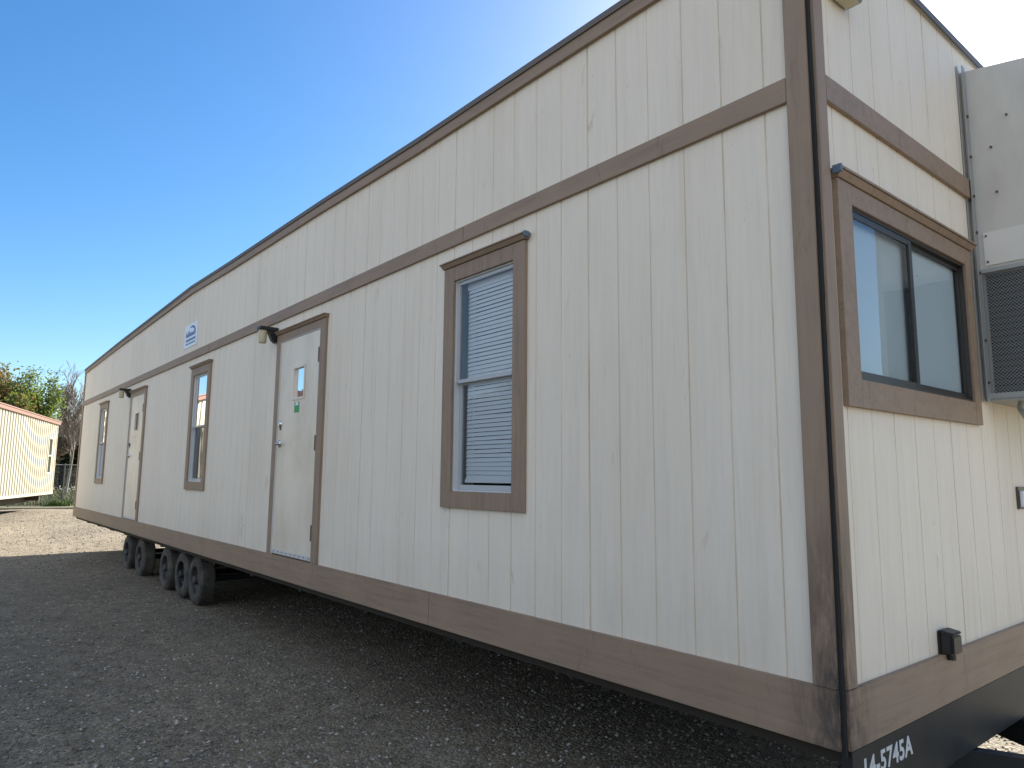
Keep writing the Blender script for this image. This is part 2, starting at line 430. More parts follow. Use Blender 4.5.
# skirt boards
for a, b in ((-L, -12.30), (-12.297, -7.45), (-7.447, -2.62), (-2.617, -.004)):
    boxobj('skirt_trim', M_skirt, T, a, b, -.022, .0, ZB, ZS, bevel=.0015)
boxobj('skirt_trim', M_skirt, T, .0, .022, .006, WD, ZB+.001, ZS-.002, bevel=.0015)
# corner boards
boxobj('corner_trim', M_corn, T, -.095, -.004, -.0195, -.0005, ZS+.001, roofz(0)-.107, bevel=.0015)
boxobj('corner_trim', M_corn, T, .0005, .0195, .006, .080, ZS+.001, roofz(0)-.045, bevel=.0015)
boxobj('corner_trim', M_corn, T, -L-.001, -L+.1, -.0195, -.0005, ZS+.001, ZB0-.001, bevel=.0015)
boxobj('corner_trim', M_corn, T, -L-.001, -L+.06, -.0195, -.0005, ZB1+.001, roofz(-L)-.107, bevel=.0015)
q = MB()
zz = ZB-.02; rr = random.Random(5)
while zz < roofz(0)-.05:
    z2 = zz+.06; a = .0085+.0012*math.sin(zz*3)+rr.uniform(-.0006, .0006); q.box(-.0035, a, -.0105+.001*math.sin(zz*5), .0055, zz, z2); zz = z2
q.build('corner_sealant', M_seal, T)
# bead of caulk beside the end corner board
boxobj('caulk_bead', mat('caulk', (.5, .5, .48), .6), T, .0005, .008, .0805, .092, ZS, H0+1.485)

# ---- windows on the long wall
def window(cx, blind, name='window'):
    W = MB()   # flat casing
    x0, x1 = cx-.41, cx+.408; o0, o1 = cx-WH, cx+WH; zb, zt = H0-.191, H0+1.343; a0, a1 = H0-.092, H0+1.25
    W.box(x0, o0, -.021, -.0005, zb, zt); W.box(o1, x1, -.021, -.0005, zb, zt)
    W.box(o0+.0005, o1-.0005, -.0205, -.0005, zb, a0); W.box(o0+.0005, o1-.0005, -.0205, -.0005, a1, zt)
    wobj = W.build(name, M_trimv, T, bevel=.001)
    h = MB(); h.hexa([(x0-.008, -.030, zt+.003), (x1+.012, -.030, zt+.003), (x1+.012, -.0, zt+.001), (x0-.008, -.0, zt+.001), (x0-.016, -.046, zt+.026), (x1+.024, -.046, zt+.026), (x1+.024, 0, zt+.028), (x0-.016, 0, zt+.028)])
    h.box(x0-.02, x1+.028, -.052, -.001, zt+.0285, zt+.036); h.build('hood', M_trim, wobj)
    if blind == 2:
        boxobj('tape', M_bluetape, wobj, x1+.024, x1+.036, -.054, -.02, zt+.008, zt+.038)
    # white frame
    f = MB(); t = .009
    f.box(o0+.001, o0+t, -.004, .075, a0+.001, a1-.001); f.box(o1-t, o1-.001, -.004, .075, a0+.001, a1-.001)
    f.box(o0+t, o1-t, -.003, .075, a1-t, a1-.001); f.box(o0+t, o1-t, -.003, .075, a0+.001, a0+t)
    f.build('frame', M_alu, wobj)
    mid = H0+.59
    s = MB(); i0, i1 = o0+t+.001, o1-t-.001; st = .022
    # upper sash outside, lower sash inside
    s.box(i0, i0+st, .008, .028, mid, a1-t-.001); s.box(i1-st, i1, .008, .028, mid, a1-t-.001); s.box(i0+st, i1-st, .009, .028, a1-t-st, a1-t-.001); s.box(i0+st, i1-st, .004, .028, mid-.008, mid+.014)
    s.build('upper_sash', M_sash, wobj)
    s = MB()
    s.box(i0, i0+st, .034, .054, a0+t+.001, mid+.01); s.box(i1-st, i1, .034, .054, a0+t+.001, mid+.01); s.box(i0+st, i1-st, .035, .054, a0+t+.001, a0+t+.032); s.box(i0+st, i1-st, .035, .054, mid-.018, mid+.006)
    s.build('lower_sash', M_sash, wobj)
    p = MB(); p.quad((i0+st, .018, mid), (i1-st, .018, mid), (i1-st, .018, a1-t-st), (i0+st, .018, a1-t-st)); p.build('pane', M_glass, wobj)
    p = MB(); p.quad((i0+st, .044, a0+t+.04), (i1-st, .044, a0+t+.04), (i1-st, .044, mid-.02), (i0+st, .044, mid-.02)); p.build('pane', M_glass, wobj)
    # reveal behind
    rv = MB(); rv.quad((o0, .075, a0), (o0, .16, a0), (o0, .16, a1), (o0, .075, a1)); rv.quad((o1, .075, a0), (o1, .16, a0), (o1, .16, a1), (o1, .075, a1))
    rv.quad((o0, .075, a0), (o1, .075, a0), (o1, .16, a0), (o0, .16, a0)); rv.quad((o0, .075, a1), (o1, .075, a1), (o1, .16, a1), (o0, .16, a1)); rv.build('reveal', M_alu, wobj)
    if blind:
        bl = MB(); rb = random.Random(int(-cx*10)); zz_ = a1-.075; zend = a0+.085 if blind == 2 else a1-.42
        bl.box(i0+.03, i1-.004, .062, .095, a1-.062, a1-.022)
        while zz_ > zend:
            tl = .0118+rb.uniform(-.0008, .0008); sg = rb.uniform(-.0015, .0015); e0, e1 = i0+.035, i1-.004
            bl.quad((e0, .066, zz_-tl+sg), (e1, .066, zz_-tl-sg), (e1, .073, zz_+tl-sg), (e0, .073, zz_+tl+sg)); zz_ -= .0262
        bl.box(i0+.03, i1-.004, .064, .085, zend-.03, zend-.008)
        for cx_ in (i0+.09, i1-.09): bl.tube((cx_, .064, zend), (cx_, .064, a1-.05), .0012, n=4)
        bl.build('blind', M_blind, wobj)
    if blind != 2:
        cu = MB(); n = 10
        for i in range(n):
            xa = i0+.01+i*.014; xb = xa+.014; ya = .12+.012*(i % 2); yb = .12+.012*((i+1) % 2); cu.quad((xa, ya, a0), (xb, yb, a0), (xb, yb, a1), (xa, ya, a1))
        cu.build('curtain', mat('slate_curtain', (.14, .17, .24), .8), wobj)
window(wins[0], 2); window(wins[1], 1); window(wins[2], 1)

# ---- doors
def door(cx, sticker):
    l_, r_ = cx-.44, cx+.44; zb, zt = ZS-.006, H0+1.262
    fr = MB()
    fr.box(cx-.545, l_-.012, -.021, -.0005, ZS+.001, H0+1.342); fr.box(r_+.012, cx+.562, -.021, -.0005, ZS+.001, H0+1.342); fr.box(l_-.0115, r_+.0115, -.0205, -.0005, H0+1.272, H0+1.342)
    fo = fr.build('door_frame', M_trimv, T, bevel=.001)
    h = MB(); x0, x1, z = cx-.545, cx+.562, H0+1.342
    h.hexa([(x0-.003, -.03, z+.003), (x1+.005, -.03, z+.003), (x1+.005, 0, z+.001), (x0-.003, 0, z+.001), (x0-.008, -.046, z+.024), (x1+.015, -.046, z+.024), (x1+.015, 0, z+.026), (x0-.008, 0, z+.026)])
    h.box(x0-.01, x1+.018, -.052, -.001, z+.0265, z+.034); h.build('hood', M_trim, fo)
    j = MB(); j.box(l_-.0115, l_-.004, -.018, .06, ZS, H0+1.271); j.box(r_+.004, r_+.0115, -.018, .06, ZS, H0+1.271); j.box(l_-.003, r_+.003, -.017, .06, H0+1.265, H0+1.2715); j.build('jamb', M_alu, fo)
    d = empty('door', (cx, 0, zb)); d.parent = T; d.matrix_parent_inverse = parent_inv(T)
    wx0, wx1, wz0, wz1 = cx-.10, cx+.13, H0+.70, H0+.97
    q = MB()
    for (a, b, c, e) in ((l_, wx0, zb+.02, zt), (wx1, r_, zb+.02, zt), (wx0, wx1, zb+.02, wz0), (wx0, wx1, wz1, zt)): q.box(a, b, -.010, .034, c, e)
    q.build('door_leaf', M_door, d)
    q = MB(); t = .022
    q.box(wx0-t, wx0, -.017, -.0105, wz0-t, wz1+t); q.box(wx1, wx1+t, -.017, -.0105, wz0-t, wz1+t); q.box(wx0, wx1, -.0165, -.0105, wz0-t, wz0); q.box(wx0, wx1, -.0165, -.0105, wz1, wz1+t)
    q.build('window_bead', M_door, d, bevel=.002)
    q = MB(); q.quad((wx0, .006, wz0), (wx1, .006, wz0), (wx1, .006, wz1), (wx0, .006, wz1)); q.build('pane', M_dglass, d)
    q = MB(); q.box(l_+.01, r_-.01, -.013, -.0105, zb+.02, zb+.055); q.build('door_sweep', M_alu, d)
    q = MB()
    for i in range(9): q.tube((l_+.06+i*.097, -.0165, zb+.04), (l_+.06+i*.097, -.013, zb+.04), .006, n=6)
    q.box(l_, r_, -.008, .03, zb+.001, zb+.0195); q.build('threshold', M_hinge, d)
    for z in (1.036, .273, -.481):
        q = MB(); q.tube((r_+.0, -.019, H0+z-.065), (r_+.0, -.019, H0+z+.065), .0085, n=8); q.box(r_-.028, r_-.002, -.0145, -.0105, H0+z-.055, H0+z+.055)
        for k in range(3): q.tube((r_-.015, -.018, H0+z-.035+k*.035), (r_-.015, -.014, H0+z-.035+k*.035), .004, n=6)
        q.build('hinge', M_hinge, d)
    hx = l_+.07
    q = MB(); q.lathe([(-.0105, .034), (-.016, .034), (-.020, .028), (-.020, .014), (-.052, .012), (-.058, 0.001)], (hx, 0, H0+.29), 'Y', 20); q.tube((hx, -.048, H0+.29), (hx+.115, -.052, H0+.287), .009, .0075, n=10)
    q.build('handle', M_chrome, d, smooth=True)
    q = MB(); q.lathe([(-.0105, .031), (-.022, .029), (-.028, .022), (-.028, .001)], (hx-.003, 0, H0+.475), 'Y', 20); q.build('deadbolt', M_chrome if sticker else M_hinge, d, smooth=True)
    q = MB(); q.lathe([(-.0108, .020), (-.014, .018), (-.014, .001)], (hx-.003, 0, H0+.55 if False else H0+.435), 'Y', 14); q.build('deadbolt', M_black, d)
    if sticker:
        q = MB(); q.box(cx-.065, cx+.045, -.0118, -.0106, H0+.562, H0+.625); q.box(cx-.065, cx-.045, -.0118, -.0106, H0+.6255, H0+.658); q.box(cx+.025, cx+.045, -.0118, -.0106, H0+.6255, H0+.66); q.build('green_sticker', M_green, d)
        q = MB(); q.box(cx-.04, cx+.02, -.0117, -.0106, H0+.6265, H0+.65); q.build('sticker_label', M_signw, d)
    else:
        q = MB(); q.box(cx+.0, cx+.025, -.0118, -.0106, H0+.585, H0+.605); q.build('sticker_remnant', M_hinge, d)
door(doors[0], True); door(doors[1], False)

# ---- end window: horizontal slider in bronze frame
y0, y1, zb, zt = .122, 1.535, H0+.276, H0+1.175; a, b, c, e = .236, 1.455, H0+.386, H0+1.092
W = MB(); W.box(.0005, .0235, y0, a, zb, zt); W.box(.0005, .0235, b, y1, zb, zt); W.box(.0005, .023, a+.0005, b-.0005, zb, c); W.box(.0005, .023, a+.0005, b-.0005, e, zt)
wo_ = W.build('window', M_trim, T, bevel=.001)
h = MB(); h.hexa([(0, y0-.005, zt+.001), (.03, y0-.005, zt+.003), (.03, y1+.01, zt+.003), (0, y1+.01, zt+.001), (0, y0-.012, zt+.028), (.046, y0-.012, zt+.026), (.046, y1+.02, zt+.026), (0, y1+.02, zt+.028)])
h.box(.001, .052, y0-.016, y1+.024, zt+.0285, zt+.038); h.build('hood', M_trim, wo_)
boxobj('tape', M_bluetape, wo_, .02, .054, y0-.030, y0-.0165, zt+.010, zt+.04)
f = MB(); t = .012
f.box(-.03, .012, a+.001, a+t, c+.001, e-.001); f.box(-.03, .012, b-t, b-.001, c+.001, e-.001); f.box(-.03, .011, a+t, b-t, c+.001, c+t); f.box(-.03, .011, a+t, b-t, e-t, e-.001)
f.build('frame', M_bronze, wo_)
mid = .83
s = MB(); s.box(-.006, .008, mid-.028, mid+.004, c+t, e-t); s.box(-.006, .007, a+t, a+t+.018, c+t, e-t); s.box(-.0061, .0069, a+t+.018, mid-.028, c+t, c+t+.026); s.box(-.0061, .0069, a+t+.018, mid-.028, e-t-.026, e-t); s.build('sliding_sash', M_bronze, wo_)
s = MB(); s.box(-.022, -.008, mid-.01, mid+.03, c+t, e-t); s.box(-.022, -.008, b-t-.008, b-t, c+t, e-t); s.box(-.021, -.009, mid+.03, b-t-.008, c+t, c+t+.03); s.box(-.021, -.009, mid+.03, b-t-.008, e-t-.02, e-t); s.build('fixed_sash', M_bronze, wo_)
p = MB(); p.quad((.002, a+t, c+t), (.002, mid-.02, c+t), (.002, mid-.02, e-t), (.002, a+t, e-t)); p.build('pane', M_glass, wo_)
p = MB(); p.quad((-.015, mid+.02, c+t), (-.015, b-t, c+t), (-.015, b-t, e-t), (-.015, mid+.02, e-t)); p.build('pane', M_glass, wo_)
p = MB()
yy = a+.03
while yy < b-.04:
    p.quad((-.032, yy, c), (-.029, yy+.085, c), (-.029, yy+.085, e), (-.032, yy, e)); yy += .082
p.build('blind', M_frost, wo_)

# ---- chassis
q = MB(); q.box(-.02, .0185, .012, WD, H0-1.166, ZB-.001)
hd = q.build('front_header', M_steel, T, bevel=.002)
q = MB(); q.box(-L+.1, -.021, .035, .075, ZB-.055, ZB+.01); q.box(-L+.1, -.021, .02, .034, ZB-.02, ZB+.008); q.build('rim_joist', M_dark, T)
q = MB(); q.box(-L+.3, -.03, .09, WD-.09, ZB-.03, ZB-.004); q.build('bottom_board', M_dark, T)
for y in (.95, 2.10):
    q = MB(); q.box(-L+.5, -.021, y-.05, y+.05, ZB-.042, ZB-.031); q.box(-L+.5, -.021, y-.05, y+.05, ZB-.28, ZB-.268); q.box(-L+.5, -.021, y-.004, y+.004, ZB-.268, ZB-.042); q.build('main_beam', M_steel, T)
x = -1.2
while x > -L+.6:
    q = MB(); q.hexa([(x-.03, .08, ZB-.09), (x+.03, .08, ZB-.09), (x+.03, .90, ZB-.22), (x-.03, .90, ZB-.22), (x-.03, .08, ZB-.031), (x+.03, .08, ZB-.031), (x+.03, .90, ZB-.031), (x-.03, .90, ZB-.031)]); q.build('outrigger', M_steel, T); x -= 1.22
q = MB()
q.beam((-.5, .905, H0-1.232), (.66, 1.43, H0-1.232), .07, .125); q.beam((-.5, 2.11, H0-1.232), (.66, 1.42, H0-1.232), .07, .125); q.box(.60, 1.25, 1.36, 1.49, H0-1.30, H0-1.17)
q.build('tow_tongue', M_steel, T, bevel=.003)
q = MB(); q.tube((.8, 1.54, .05), (.8, 1.54, H0-.85), .03); q.box(.7, .9, 1.44, 1.64, .0, .03); q.build('jack', M_steel, T)
q = MB(); q.box(-L+.3, -1.35, WD-.07, WD-.05, .0, ZB-.004); q.build('sun_block_panel', M_dark, T)  # unseen panel added on the far side to keep sun off the ground underneath

# header number
cu = bpy.data.curves.new('unit_number', 'FONT'); cu.body = '14-5745A'; cu.size = .135; cu.extrude = .0006
cu.align_x = 'LEFT'; cu.offset = .0035; cu.space_character = 1.08
to = bpy.data.objects.new('unit_number', cu); col.objects.link(to); bpy.context.view_layer.update()
me = bpy.data.meshes.new_from_object(to.evaluated_get(bpy.context.evaluated_depsgraph_get())); col.objects.unlink(to); bpy.data.objects.remove(to)
xs_ = [v.co.x for v in me.vertices]; sx = .398/(max(xs_)-min(xs_)); mnx = min(xs_)
ysv = [v.co.y for v in me.vertices]; sy = .074/(max(ysv)-min(ysv)); mny = min(ysv)
for v in me.vertices:
    v.co = ((.0195+v.co.z), .097+(v.co.x-mnx)*sx, H0-1.043+(v.co.y-mny)*sy)
me.materials.append(M_white)
tx = bpy.data.objects.new('unit_number', me); col.objects.link(tx); tx.parent = hd; tx.matrix_parent_inverse = parent_inv(hd)

# ---- wheels
wx = [-8.17, -8.80, -9.62, -11.18, -12.12]
for i, x in enumerate(wx):
    r = .290; cz = r-.004; yo = .115; wdt = .19
    wh = empty('wheel', (x, yo+wdt/2, cz)); wh.parent = T; wh.matrix_parent_inverse = parent_inv(T)
    q = MB(); q.lathe([(.02, .175), (.004, .185), (-.004+.004, .21), (.0, .245), (.012, .272), (.03, .286), (.05, .29), (wdt-.05, .29), (wdt-.03, .286), (wdt-.012, .272), (wdt, .245), (wdt-.004, .19), (wdt-.02, .175)], (x, yo, cz), 'Y', 44)
    for k in range(44):
        a_ = 2*pi*k/44
        for (u0, u1, sh) in ((.022, .07, 0), (.12, .168, .5)):
            aa = a_+sh*2*pi/44
            c0, s0 = cos(aa), sin(aa); c1, s1 = cos(aa+.07), sin(aa+.07)
            q.hexa([(x+.283*c0, yo+u0, cz+.283*s0), (x+.283*c1, yo+u0, cz+.283*s1), (x+.283*c1, yo+u1, cz+.283*s1), (x+.283*c0, yo+u1, cz+.283*s0), (x+.295*c0, yo+u0+.004, cz+.295*s0), (x+.295*c1, yo+u0+.004, cz+.295*s1), (x+.295*c1, yo+u1, cz+.295*s1), (x+.295*c0, yo+u1, cz+.295*s0)])
    q.build('tyre', M_tyre, wh)
    q = MB(); q.lathe([(.006, .186), (.004, .176), (.02, .165), (.055, .158), (.075, .13), (.06, .085), (.055, .07), (.03, .052), (.0, .048), (-.01, .035), (-.01, .001)], (x, yo, cz), 'Y', 36)
    for k in range(5):
        a_ = 2*pi*k/5+.3*i; q.tube((x+.105*cos(a_), yo+.045, cz+.105*sin(a_)), (x+.105*cos(a_), yo+.075, cz+.105*sin(a_)), .012, n=6)
    q.build('rim', M_hub if i != 1 else M_steel, wh, smooth=False)
    q = MB(); q.tube((x, yo+.08, cz), (x, WD-.2, cz), .038, n=10); q.box(x-.26, x+.26, .93, .98, cz+.05, cz+.075); q.build('axle', M_steel, wh)

# power inlet on the end wall
q = MB(); q.box(.001, .010, .846, .948, H0-.735, H0-.632); q.box(.010, .052, .854, .940, H0-.728, H0-.645)
ps = q.build('power_inlet', M_black, T, bevel=.004)
q = MB(); q.hexa([(.010, .850, H0-.644), (.060, .850, H0-.650), (.060, .944, H0-.650), (.010, .944, H0-.644), (.010, .850, H0-.628), (.064, .850, H0-.638), (.064, .944, H0-.638), (.010, .944, H0-.628)]); q.box(.0525, .062, .852, .942, H0-.725, H0-.651); q.build('flip_cover', M_black, ps, bevel=.004)
q = MB(); q.tube((.035, .892, H0-.752), (.035, .892, H0-.727), .018, n=10); q.build('conduit_stub', M_black, ps)
# small gasketed outlet plate under the air conditioner
q = MB(); q.box(.001, .012, 2.025, 2.165, H0-.150, H0-.030); op = q.build('outlet_plate', M_hinge, T, bevel=.002)
q = MB(); q.box(.0125, .03, 2.04, 2.15, H0-.138, H0-.052); q.build('outlet_cover', M_signw, op, bevel=.003)

# ================================================================== things fixed on the trailer
# company sign
q = MB(); sx0, sx1, sz0, sz1 = -8.9, -8.31, H0+1.677, H0+1.992
q.box(sx0, sx1, -.006, -.0012, sz0, sz1); sg = q.build('company_sign', M_signw)
tag(sg, 'white company sign with blue script logo, high on the cream wall above the belt board', 'sign')
q = MB(); cxx = (sx0+sx1)/2
def stroke(pts, r): 
    for a_, b_ in zip(pts, pts[1:]): q.beam((a_[0], -.0068, a_[1]), (b_[0], -.0068, b_[1]), .0012, r)
# swoosh over the logo
ar = [(cxx+.03+.19*cos(t_), sz0+.165+.105*sin(t_)) for t_ in [1.9-i*.17 for i in range(13)]]
for k, (a_, b_) in enumerate(zip(ar, ar[1:])): q.beam((a_[0], -.0068, a_[1]), (b_[0], -.0068, b_[1]), .0012, .012+.02*sin(pi*(k+.5)/12))
rs = random.Random(9); x = sx0+.07
while x < sx1-.13:     # cursive strokes, too small in the photo to read
    hh = rs.choice([.05, .075, .045]); stroke([(x, sz0+.15), (x+.02, sz0+.15+hh), (x+.035, sz0+.15+hh*.6), (x+.02, sz0+.148), (x+.045, sz0+.16)], .012); x += .047
x = sx0+.08
while x < sx1-.09: q.box(x, x+.03, -.0072, -.0061, sz0+.083, sz0+.118); x += .042
x = sx0+.08
while x < sx1-.08: q.box(x, x+.018, -.0072, -.0061, sz0+.042, sz0+.06); x += .025
q.build('lettering', M_signb, sg)

def porch_lamp(x, label):
    o = empty('porch_light', (x, 0, H0+1.37), label=label, cat='outdoor lamp', group='porch lights beside the trailer doors')
    q = MB(); q.box(x-.045, x+.045, -.03, -.0015, H0+1.285, H0+1.395); q.hexa([(x-.03, -.055, H0+1.30), (x+.03, -.055, H0+1.30), (x+.03, -.03, H0+1.29), (x-.03, -.03, H0+1.29), (x-.035, -.10, H0+1.395), (x+.035, -.10, H0+1.395), (x+.035, -.03, H0+1.395), (x-.035, -.03, H0+1.395)])
    q.build('bracket', M_black, o, bevel=.003)
    q = MB(); q.box(x-.055, x+.05, -.185, -.006, H0+1.3955, H0+1.43); q.build('lamp_head', M_black, o, bevel=.005)
    q = MB(); q.lathe([(-.125, .001), (-.125, .033), (-.115, .038), (-.0, .042)], (x-.008, -.14, H0+1.395), 'Z', 20); q.build('lens', M_lens, o, smooth=True)
porch_lamp(-5.50, 'black porch lamp with beige lens beside the door nearer the camera')
porch_lamp(-12.12, 'black porch lamp with beige lens beside the far door')

# security light box up at the end wall
o = empty('wall_light', (.0, .24, H0+2.05), label='grey boxy light fixture high on the end wall by the corner', cat='wall light')
q = MB(); q.box(.001, .075, .15, .33, H0+1.985, H0+2.22); q.build('housing', mat('grey_housing', (.3, .32, .34), .5), o, bevel=.006)
q = MB(); q.box(.012, .065, .17, .31, H0+1.978, H0+1.9845); q.build('diffuser', M_lens, o)

# ---- air conditioner
A = empty('air_conditioner', (0, 2.15, H0+.42), label='tall wall-mounted air conditioner with mesh side grille on the end wall beside the window', cat='air conditioner')
M_case = mat('case_beige', (.42, .42, .40), .5); B = NB(M_case)
B.l(B.ramp(B.noise(3, (1, 1, .4), 6, .65), [(.35, (.46, .455, .43)), (.65, (.56, .555, .53))]), B.b.inputs['Base Color'])
M_galv = mat('galvanised', (.36, .38, .39), .45, .5); M_panel = mat('panel_pale', (.64, .64, .62), .5)
ay0, ay1, ad = 1.665, 2.66, .50
q = MB(); q.box(.003, ad, ay0, ay1, H0+1.085, H0+2.12); q.hexa([(.003, ay0, H0+2.12), (ad, ay0, H0+2.12), (ad, ay1, H0+2.12), (.003, ay1, H0+2.12), (.003, ay0, H0+2.225), (ad, ay0, H0+2.14), (ad, ay1, H0+2.14), (.003, ay1, H0+2.225)]); q.box(.003, .03, ay0, ay1, H0+.42, H0+1.0845); q.box(ad-.03, ad, ay0, ay1, H0+.42, H0+1.0845)
q.build('casing', M_case, A)
q = MB(); q.box(.05, ad-.03, ay0-.006, ay0-.0005, H0+1.115, H0+1.295); ap = q.build('access_panel', M_panel, A, bevel=.002)
for (x, z) in ((.065, 1.135), (.065, 1.275), (.25, 1.135), (.25, 1.275), (.13, 1.5), (.12, 1.75), (.2, 1.9)): q = MB(); q.tube((x, ay0-.011, H0+z), (x, ay0-.0002, H0+z), .0055, n=8); q.build('screw', M_hinge, A)
# recess and mesh
q = MB(); q.box(.031, ad-.031, ay0+.06, ay0+.07, H0+.44, H0+1.084); q.build('coil', mat('coil_fins', (.07, .08, .085), .5, .5), A)
q = MB()
for k in range(20): q.box(.033, ad-.033, ay0+.052, ay0+.0595, H0+.45+k*.032, H0+.462+k*.032)
q.build('coil_tube', M_black, A)
q = MB()
x0, x1, z0, z1 = .031, ad-.031, H0+.447, H0+1.080; p_ = .017; wv = .0016
u = -(z1-z0)
while u < (x1-x0):
    # strand rising to the right and its mirror
    for sgn in (1, -1):
        if sgn == 1: xa, za = x0+u, z0; 
        ta = max(0, -u); tb = min(z1-z0, (x1-x0)-u)
        if tb-ta > .004:
            if sgn == 1: a_, b_ = (x0+u+ta, z0+ta*1.), (x0+u+tb, z0+tb*1.)
            else: a_, b_ = (x0+u+ta, z1-ta*1.), (x0+u+tb, z1-tb*1.)
            yb = ay0-.001+(.0006 if sgn == 1 else -.0006)
            dx = wv*.7
            q.hexa([(a_[0]-dx, yb, a_[1]), (b_[0]-dx, yb, b_[1]), (b_[0]-dx, yb+.001, b_[1]), (a_[0]-dx, yb+.001, a_[1]), (a_[0]+dx, yb, a_[1]), (b_[0]+dx, yb, b_[1]), (b_[0]+dx, yb+.001, b_[1]), (a_[0]+dx, yb+.001, a_[1])])
    u += p_
q.build('grille', M_galv, A)
q = MB(); q.box(.003, ad, ay0-.006, ay0+.012, H0+.418, H0+.4465); q.box(.003, ad, ay0-.006, ay0+.012, H0+1.0805, H0+1.102); q.box(.003, .0305, ay0-.0055, ay0+.012, H0+.4468, H0+1.080); q.build('grille_frame', M_galv, A)
q = MB(); q.box(.003, ad, ay0, ay1, H0+.408, H0+.4175); q.build('base_pan', M_galv, A)
q = MB(); q.box(.0245, .0285, ay0-.045, ay0-.0065, H0+.40, H0+2.24); q.box(.004, .008, ay0-.06, ay0-.046, H0+.40, H0+2.24); 
q.build('mounting_flange', M_galv, A)
for z in (.50, .72, 1.08, 1.30, 1.50, 1.72, 1.95): q = MB(); q.tube((.0286, ay0-.026, H0+z), (.035, ay0-.026, H0+z), .008, n=6); q.build('flange_bolt', M_hinge, A)
q = MB(); q.tube((.12, ay0+.14, H0+.418), (.115, ay0+.13, H0+.37), .014, n=10); q.tube((.115, ay0+.13, H0+.37), (.16, ay0+.10, H0+.29), .014, n=10, cap=False); q.build('drain_tube', M_galv, A)

# ================================================================== SURROUNDINGS
# neighbouring trailer
P0 = Vector((-35.31, 1.61, 0)); dr = Vector((.954, -.299, 0)).normalized(); NLn = 18.3; NW = 3.6
nb, nt_ = H0-.86, H0+2.23
N = empty('site_trailer', P0+dr*NLn/2, label='yellow ribbed metal site trailer with pinkish roof edge at the left of the yard', cat='site trailer')
nn = Vector((.299, .954, 0)).normalized()     # outward normal of its near side (faces the sun)
def NP(s, n, z): p = P0+dr*s-nn*n; return (p.x, p.y, z)
M_ribs = mat('cream_yellow_metal', (.44, .40, .28), .5); B = NB(M_ribs)
B.l(B.ramp(B.noise(.8, (1, 1, .6), 5), [(.3, (.37, .345, .255)), (.7, (.44, .41, .31))]), B.b.inputs['Base Color'])
M_pink = mat('faded_red_metal', (.24, .135, .105), .55)
q = MB(); nops = [(.95, 1.5, H0+.03, H0+1.42), (9.0, 9.7, H0+.03, H0+1.42)]
s = 0; pitch = .33
pf = [(0, 0), (.07, 0), (.115, .05), (.215, .05), (.26, 0), (.33, 0)]
us = []
k = 0
while k*pitch < NLn:
    for a_, d_ in pf[:-1]: us.append((k*pitch+a_, d_))
    k += 1
us = [u for u in us if u[0] < NLn]+[(NLn, 0)]
def ribdep(u):
    m_ = u % pitch
    for (a_, d0), (b_, d1) in zip(pf, pf[1:]):
        if a_ <= m_ <= b_: return d0+(d1-d0)*(m_-a_)/(b_-a_)
    return 0
allu = sorted(set([u for u, _ in us]+[z for o_ in nops for z in o_[:2]]))
for a_, b_ in zip(allu, allu[1:]):
    mu = (a_+b_)/2; oo = [o_ for o_ in nops if o_[0] < mu < o_[1]]
    segs = [(nb, oo[0][2]), (oo[0][3], nt_-.1)] if oo else [(nb, nt_-.1)]
    for lo, hi in segs: q.quad(NP(a_, ribdep(a_)-.035, lo), NP(b_, ribdep(b_)-.035, lo), NP(b_, ribdep(b_)-.035, hi), NP(a_, ribdep(a_)-.035, hi))
q.build('ribbed_wall', M_ribs, N)
q = MB()
for (p1, p2) in (((0, .04), (0, NW)), ((NLn, .04), (NLn, NW)), ((0, NW), (NLn, NW))):
    q.quad(NP(p1[0], p1[1], nb), NP(p2[0], p2[1], nb), NP(p2[0], p2[1], nt_-.1), NP(p1[0], p1[1], nt_-.1))
q.build('end_wall', M_ribs, N)
q = MB(); q.hexa([NP(-.02, -.10, nt_-.14), NP(NLn, -.10, nt_-.14), NP(NLn, -.04, nt_-.14), NP(-.02, -.04, nt_-.14), NP(-.02, -.12, nt_-.02), NP(NLn, -.12, nt_-.02), NP(NLn, -.04, nt_-.02), NP(-.02, -.04, nt_-.02)]); q.build('eave', M_pink, N)
q = MB(); q.hexa([NP(-.03, -.14, nt_-.02), NP(NLn, -.14, nt_-.02), NP(NLn, NW+.05, nt_-.02), NP(-.03, NW+.05, nt_-.02), NP(-.03, -.14, nt_+.01), NP(NLn, -.14, nt_+.01), NP(NLn, NW/2, nt_+.2), NP(-.03, NW/2, nt_+.2)]); q.build('roof', M_pink, N)
q = MB(); q.hexa([NP(0, -.04, nb-.03), NP(NLn, -.04, nb-.03), NP(NLn, 0, nb-.03), NP(0, 0, nb-.03), NP(0, -.04, nb+.06), NP(NLn, -.04, nb+.06), NP(NLn, 0, nb+.06), NP(0, 0, nb+.06)]); q.build('bottom_trim', M_ribs, N)
